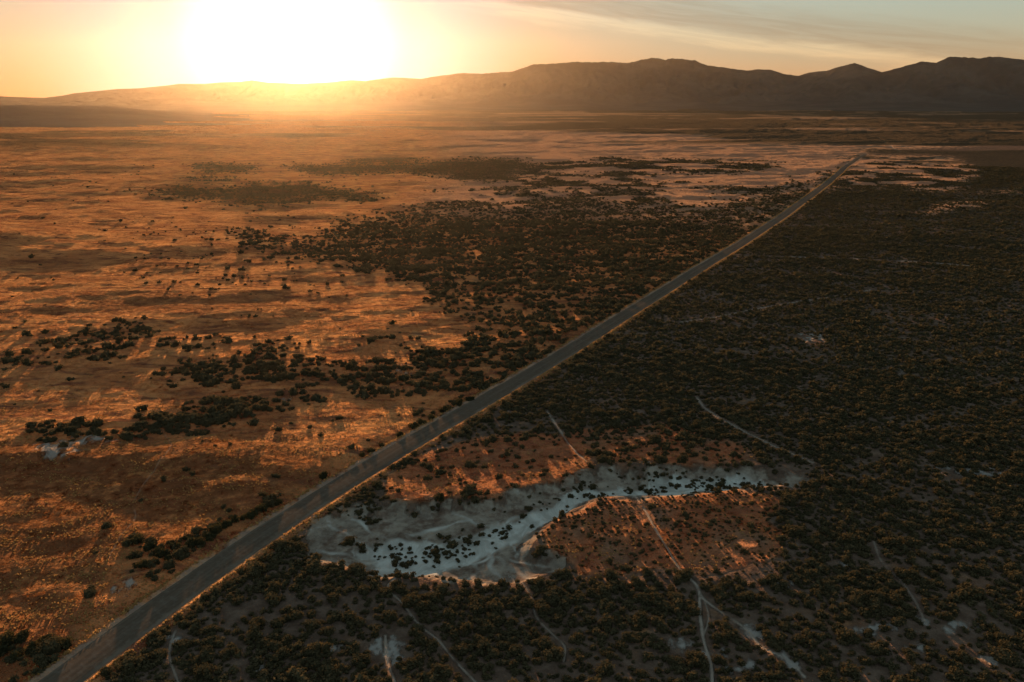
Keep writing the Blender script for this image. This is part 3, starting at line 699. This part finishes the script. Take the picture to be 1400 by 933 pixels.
for n, q in enumerate(sorted(idx, key=lambda q: -v0[pick[q]])[:len(ORD)]):
    own[pick[q]] = (f'{ORD[n]} sagebrush from the bottom along the right verge of the gravel road', 'sagebrush along the right verge'); taken.add(pick[q])
for j in pick:
    lb, wh = shrub_label(u0[j], v0[j], s0[j]); gp = 'sagebrush ' + wh
    if j in own: lb, gp = own[j]
    o = obj('sagebrush', near_me[g0.integers(0, len(near_me))], lb, 'shrub', None, gp)
    z = full_height(np.array([x0[j]]), np.array([y0[j]]))[0][0]
    o.location = (x0[j], y0[j], z - .06); o.rotation_euler = (0, 0, g0.uniform(0, 6.28)); s = s0[j]; o.scale = (s * g0.uniform(.85, 1.2), s * g0.uniform(.85, 1.2), s * HS * g0.uniform(.85, 1.2))

# big dark bushes beside the road, placed one by one
BUSH = [(187, 741, 2.3), (186, 760, 1.9), (205, 748, 1.7), (218, 756, 2.0), (200, 776, 1.9), (190, 774, 1.6), (212, 770, 1.7), (232, 762, 1.8), (246, 756, 1.9), (240, 745, 1.5), (262, 742, 2.1), (258, 733, 1.6), (275, 740, 1.9), (286, 731, 2.0),
        (296, 724, 2.1), (308, 716, 2.2), (322, 709, 1.5), (345, 702, 2.0), (356, 695, 1.8), (379, 685, 2.1), (333, 706, 1.3), (442, 648, 1.7), (567, 578, 2.1), (578, 573, 2.1), (590, 567, 1.8), (608, 556, 2.2), (628, 548, 2.4), (642, 542, 1.9),
        (547, 590, 1.4), (522, 604, 1.5), (508, 612, 1.9), (496, 618, 1.4), (12, 878, 2.2), (30, 872, 2.0), (46, 886, 1.8), (64, 874, 2.2), (86, 880, 1.9), (22, 896, 1.7), (3, 890, 1.8), (516, 661, 1.7), (604, 679, 1.5), (637, 671, 1.2)]
bush_geo = [shrub_geo(700 + i, 360, .165, lobes=5 + i % 4, tall=[1.1, .85, 1.3, .95, 1.15, .8][i], spread=.74) for i in range(6)]
bush_me = []
for v, f, tn in bush_geo:
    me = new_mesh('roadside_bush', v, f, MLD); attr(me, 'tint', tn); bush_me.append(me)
SPECIAL = {0: 'tall round dark bush at the left end of the roadside thicket, beside the footpath', 19: 'round dark bush standing alone against the road at the top of the thicket',
           21: 'lone dark bush on the left verge below the lit road bank', 39: 'dark upright bush on the right verge above the left end of the wash',
           40: 'dark round bush at the upper bank of the wash, casting shade on sand', 41: 'small dark bush on the upper wash bank, right of a larger one'}
gb = np.random.default_rng(77)
for i, (u, v, s) in enumerate(BUSH):
    x, y = ground_at(u, v + 4); x = np.array([x]); y = np.array([y]); d, sg, _ = dist_to_line(x, y, road_line, 40)
    if i in SPECIAL: lb, gp = SPECIAL[i], None
    else:
        lo, hi, gp, what = next(q for q in ((0, 21, 'bushes in the roadside thicket', 'dark bush from the left in the thicket on the left road verge'), (21, 28, 'bushes in the upper roadside row', 'dark bush from the left in the upper row on the left verge'),
            (28, 32, 'bushes scattered on the left verge', 'small bush from the left between thicket and upper roadside row'), (32, 42, 'bushes in the lower left corner clump', 'dark bush from the left in the lower left corner clump')) if q[0] <= i < q[1])
        rank = sorted([q for q in range(lo, hi) if q not in SPECIAL], key=lambda q: BUSH[q][0]).index(i); lb = ORD[rank] + ' ' + what
    o = obj('roadside_bush', bush_me[i % 6], lb, 'bush', None, gp)
    o.location = (x[0], y[0], full_height(x, y)[0][0] - .08); o.rotation_euler = (0, 0, gb.uniform(0, 6.28)); k = s * .74; o.scale = (k * gb.uniform(.85, 1.25), k * gb.uniform(.85, 1.25), k * gb.uniform(.85, 1.2))

VV, FF, TT = [], [], []; off = 0
def add(pl):
    global off
    V_, F_, T_, n = pl
    VV.extend(V_); FF.extend([f + off for f in F_]); TT.extend(T_); off += n
add(place(mid0, x0[rest], y0[rest], s0[rest], g0, HS))
add(place(mid1, x1, y1, s1, g1, HS))
add(place(farg, x2, y2, s2, g2, HS * .62))
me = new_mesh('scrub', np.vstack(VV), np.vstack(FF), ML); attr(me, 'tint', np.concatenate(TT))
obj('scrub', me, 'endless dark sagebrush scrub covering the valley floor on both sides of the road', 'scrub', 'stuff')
print('scrub', len(me.polygons), time.time() - T0)

# ------------------------------------------------------------------ dry grass tussocks
def tuft_geo(seed, n):
    g = np.random.default_rng(seed); vs = []; fs = []; tn = []
    for i in range(n):
        a = g.uniform(0, np.pi); c = g.normal(0, .22, 2); w = g.uniform(.25, .5); h = g.uniform(.6, 1.1); dx, dy = np.cos(a) * w, np.sin(a) * w; l = g.normal(0, .25, 2)
        vs += [[c[0] - dx, c[1] - dy, -.05], [c[0] + dx, c[1] + dy, -.05], [c[0] + dx * .7 + l[0], c[1] + dy * .7 + l[1], h], [c[0] - dx * .9 + l[0], c[1] - dy * .9 + l[1], h * .8]]
        fs.append([4 * i, 4 * i + 1, 4 * i + 2, 4 * i + 3]); tn += [g.random()] * 4
    return np.array(vs), np.array(fs), np.array(tn)
def tufts():
    g = np.random.default_rng(31); tg = [tuft_geo(900 + i, 4) for i in range(6)]
    vq = g.uniform(330, 960, 150000)**1.0; uq = g.uniform(-40, 1440, 150000)
    x, y = ground_at(uq, vq); u, v = picture_at(x, y)
    c = sample(m_grass, u, v) * (sample(m_wash, u, v) < .2) * (sample(m_pale, u, v) < .3)
    d, sg, _ = dist_to_line(x, y, road_line, 9)
    cl = .5 + .5 * fbm(x / 13, y / 7, 3, 141)
    k = (g.random(len(x)) < c * sstep(.3, .7, cl) * .55) & (d > 4.3)
    x, y = x[k], y[k]; s = g.uniform(.16, .36, len(x))
    # verges of the road
    L = road_line[:int(len(road_line) * .8)]; n = 9000; i = g.integers(0, len(L) - 1, n); tn = np.gradient(L, axis=0); tn /= np.hypot(*tn.T)[:, None]
    side = np.where(g.random(n) < .62, 1, -1); o = side * (4.35 + np.abs(g.normal(0, .75, n))); t = g.random((n, 1))
    p = L[i] * (1 - t) + L[i + 1] * t; p = p + np.stack([tn[i][:, 1], -tn[i][:, 0]], 1) * o[:, None]
    x = np.r_[x, p[:, 0]]; y = np.r_[y, p[:, 1]]; s = np.r_[s, g.uniform(.25, .5, n)]
    V_, F_, T_, _ = place(tg, x, y, s, g, 1.0)
    me = new_mesh('dry_grass', np.vstack(V_), np.vstack(F_), MGR); attr(me, 'tint', np.concatenate(T_))
    obj('dry_grass', me, 'short tawny dry grass tussocks on the open field and road verges', 'dry grass', 'stuff')
tufts()
print('grass', time.time() - T0)

# ------------------------------------------------------------------ mast on the right-hand summit
def mast():
    az, el = sky_dir(1364.5, 79); r = float(ridge_r(np.array(az))); h = H + math.tan(el) * r
    t = NT('galvanised_steel'); t.link(t.diffuse(C(.2, .2, .2)), t.out.inputs[0])
    e = obj('radio_mast', None, 'tiny thin mast standing on the rightmost mountain summit', 'mast'); e.location = (r * math.sin(az), r * math.cos(az), h - 4)
    def tube(r0, r1, z0, z1, n=8):
        a = np.linspace(0, 2 * np.pi, n, endpoint=False)
        v = np.r_[np.stack([r0 * np.cos(a), r0 * np.sin(a), a * 0 + z0], 1), np.stack([r1 * np.cos(a), r1 * np.sin(a), a * 0 + z1], 1)]
        i = np.arange(n); return v, np.stack([i, (i + 1) % n, (i + 1) % n + n, i + n], 1)
    obj('pole', new_mesh('pole', *tube(1.6, .7, 0, 38), t.m), parent=e)
    obj('antenna_drum', new_mesh('antenna_drum', *tube(2.2, 2.2, 26, 30), t.m), parent=e)
mast()

# ------------------------------------------------------------------ sun, sky, haze
SUN_AZ, SUN_EL = math.atan2(-295, 1148), R(4.2)
sun = bpy.data.lights.new('sun', 'SUN'); sun.energy = 5.0; sun.angle = R(.5); sun.color = (1.0, .58, .28)
so = bpy.data.objects.new('sun', sun); col.objects.link(so)
so.rotation_euler = (R(90) - SUN_EL, 0, math.pi - SUN_AZ)

w = bpy.data.worlds.new('World'); scene.world = w; w.use_nodes = True
nt = w.node_tree; nt.nodes.clear()
def N(t, **k):
    n = nt.nodes.new(t)
    for a, b in k.items(): setattr(n, a, b)
    return n
def wm(op, a, b=0.0, c=None):
    n = N('ShaderNodeMath', operation=op)
    for i, q in enumerate((a, b, c)):
        if q is None: continue
        if isinstance(q, bpy.types.NodeSocket): nt.links.new(q, n.inputs[i])
        else: n.inputs[i].default_value = q
    return n.outputs[0]
def wr(v, a, b):
    n = N('ShaderNodeMapRange', interpolation_type='SMOOTHSTEP'); nt.links.new(v, n.inputs['Value']); n.inputs['From Min'].default_value = a; n.inputs['From Max'].default_value = b
    return n.outputs['Result']
out = N('ShaderNodeOutputWorld'); bg = N('ShaderNodeBackground'); nt.links.new(bg.outputs[0], out.inputs[0])
sky = N('ShaderNodeTexSky', sky_type='NISHITA'); sky.sun_disc = False; sky.sun_elevation = SUN_EL; sky.sun_rotation = SUN_AZ
sky.altitude = 1500; sky.air_density = 1.0; sky.dust_density = .35; sky.ozone_density = 1.0
# thin cirrus: a veil laid out by azimuth and elevation in degrees
tc = N('ShaderNodeTexCoord'); sep = N('ShaderNodeSeparateXYZ'); nt.links.new(tc.outputs['Generated'], sep.inputs[0])
az = wm('MULTIPLY', wm('ARCTAN2', sep.outputs[0], sep.outputs[1]), 57.2958); el = wm('MULTIPLY', wm('ARCSINE', sep.outputs[2]), 57.2958)
# band axis falls to the right
perp = wm('ADD', wm('SUBTRACT', el, 5.45), wm('MULTIPLY', az, .135))
def streaks(sx, sy, det, dist, seed):
    q = N('ShaderNodeCombineXYZ'); nt.links.new(wm('MULTIPLY', az, sx), q.inputs[0]); nt.links.new(wm('MULTIPLY', perp, sy), q.inputs[1]); q.inputs[2].default_value = seed
    n = N('ShaderNodeTexNoise'); nt.links.new(q.outputs[0], n.inputs['Vector']); n.inputs['Scale'].default_value = 1; n.inputs['Detail'].default_value = det; n.inputs['Roughness'].default_value = .62; n.inputs['Distortion'].default_value = dist
    return n.outputs['Fac']
n1 = streaks(.10, .8, 6, .6, 0.0); n2 = streaks(.16, 2.6, 7, .9, 4.0)
warp = wm('ADD', perp, wm('MULTIPLY', wm('SUBTRACT', n1, .5), 1.5))
side = wm('MULTIPLY', wr(az, -12.0, 0.0), wr(az, 40.0, 24.0))
body = wm('MULTIPLY', wm('MULTIPLY', wr(warp, .15, .75), wr(warp, 2.9, 1.5)), side)
cov = wm('MULTIPLY', body, wm('ADD', .35, wm('MULTIPLY', wr(n2, .32, .62), .65)))
edge = wm('MULTIPLY', wm('MULTIPLY', wr(warp, -.55, .05), wr(warp, .75, .15)), wm('MULTIPLY', side, wm('ADD', .4, wm('MULTIPLY', wr(n2, .3, .6), .6))))
def wmix(f, a, b, mode='MIX'):
    n = N('ShaderNodeMix', data_type='RGBA', blend_type=mode)
    for s, q in ((n.inputs['Factor'], f), (n.inputs[6], a), (n.inputs[7], b)):
        if isinstance(q, bpy.types.NodeSocket): nt.links.new(q, s)
        else: s.default_value = q
    return n.outputs[2]
c = sky.outputs[0]
sp = N('ShaderNodeSeparateColor'); nt.links.new(c, sp.inputs[0])
cb = N('ShaderNodeCombineColor'); nt.links.new(sp.outputs[0], cb.inputs[0]); nt.links.new(sp.outputs[2], cb.inputs[2])
nt.links.new(wm('MULTIPLY', sp.outputs[1], wm('POWER', wm('DIVIDE', sp.outputs[2], wm('MAXIMUM', sp.outputs[1], 1e-4)), .33)), cb.inputs[1]); c = cb.outputs[0]
pw = wm('MULTIPLY', wm('POWER', wm('MAXIMUM', sp.outputs[1], .02), -1.08), 4.3)       # the film holds the bright end of the sky
pc = N('ShaderNodeCombineColor')
for i in range(3): nt.links.new(pw, pc.inputs[i])
c = wmix(1.0, c, pc.outputs[0], 'MULTIPLY')
base = c
veil = wmix(1.0, base, (.80, .71, .68, 1), 'MULTIPLY')
brt = wmix(1.0, base, (1.5, 1.38, 1.24, 1), 'MULTIPLY')
c = wmix(wm('MULTIPLY', cov, .8), base, veil)
c = wmix(wm('MULTIPLY', edge, .8), c, brt)
sdir = (math.cos(SUN_EL) * math.sin(SUN_AZ), math.cos(SUN_EL) * math.cos(SUN_AZ), math.sin(SUN_EL))
dt = N('ShaderNodeVectorMath', operation='DOT_PRODUCT'); nt.links.new(tc.outputs['Generated'], dt.inputs[0]); dt.inputs[1].default_value = sdir
ang = wm('MULTIPLY', wm('ARCCOSINE', wm('MINIMUM', dt.outputs['Value'], 1.0)), 57.2958)
c = wmix(wr(ang, 17.0, 7.0), c, (2.8, 3.1, 4.0, 1))
c = wmix(wr(ang, 8.0, 3.0), c, (7.0, 7.4, 7.9, 1))
c = wmix(1.0, c, (1.06, 1.05, .985, 1), 'MULTIPLY')
# added gain on the upper sky out of view, sets the fill in shade
c = wmix(wr(el, 12.0, 40.0), c, wmix(1.0, c, (.74, .56, .51, 1), 'MULTIPLY'))
nt.links.new(c, bg.inputs['Color']); bg.inputs['Strength'].default_value = .05

def haze():
    b = 14500.0; z0, z1 = -40.0, 1000.0
    v = np.array([[sx * b, sy * b, z] for z in (z0, z1) for sy in (-1, 1) for sx in (-1, 1)], float)
    f = np.array([[0, 2, 3, 1], [4, 5, 7, 6], [0, 1, 5, 4], [1, 3, 7, 5], [3, 2, 6, 7], [2, 0, 4, 6]])
    m = bpy.data.materials.new('haze'); m.use_nodes = True; t = m.node_tree; t.nodes.clear()
    o = t.nodes.new('ShaderNodeOutputMaterial'); p = t.nodes.new('ShaderNodeVolumePrincipled'); t.links.new(p.outputs[0], o.inputs['Volume'])
    p.inputs['Color'].default_value = (1.0, .80, .58, 1); p.inputs['Density'].default_value = 4.1e-6; p.inputs['Anisotropy'].default_value = .84
    ob = obj('haze', new_mesh('haze', v, f, m), 'thin evening haze filling the valley', 'haze', 'stuff')
haze()

cam = bpy.data.cameras.new('camera'); cam.sensor_width = 36; cam.lens = 36 * F / 1400; cam.clip_end = 80000; cam.clip_start = 1
co = bpy.data.objects.new('camera', cam); col.objects.link(co); co.location = (0, 0, H); co.rotation_euler = (R(90) - PITCH, 0, 0)
scene.camera = co
vs = scene.view_settings; scene.display_settings.display_device = 'sRGB'
vs.view_transform = 'Standard'; vs.look = 'None'; vs.gamma = 1; vs.exposure = 1.38
cy = scene.cycles; cy.max_bounces = 4; cy.diffuse_bounces = 2; cy.transmission_bounces = 3; cy.volume_bounces = 0; cy.use_denoising = True
print('done', time.time() - T0)
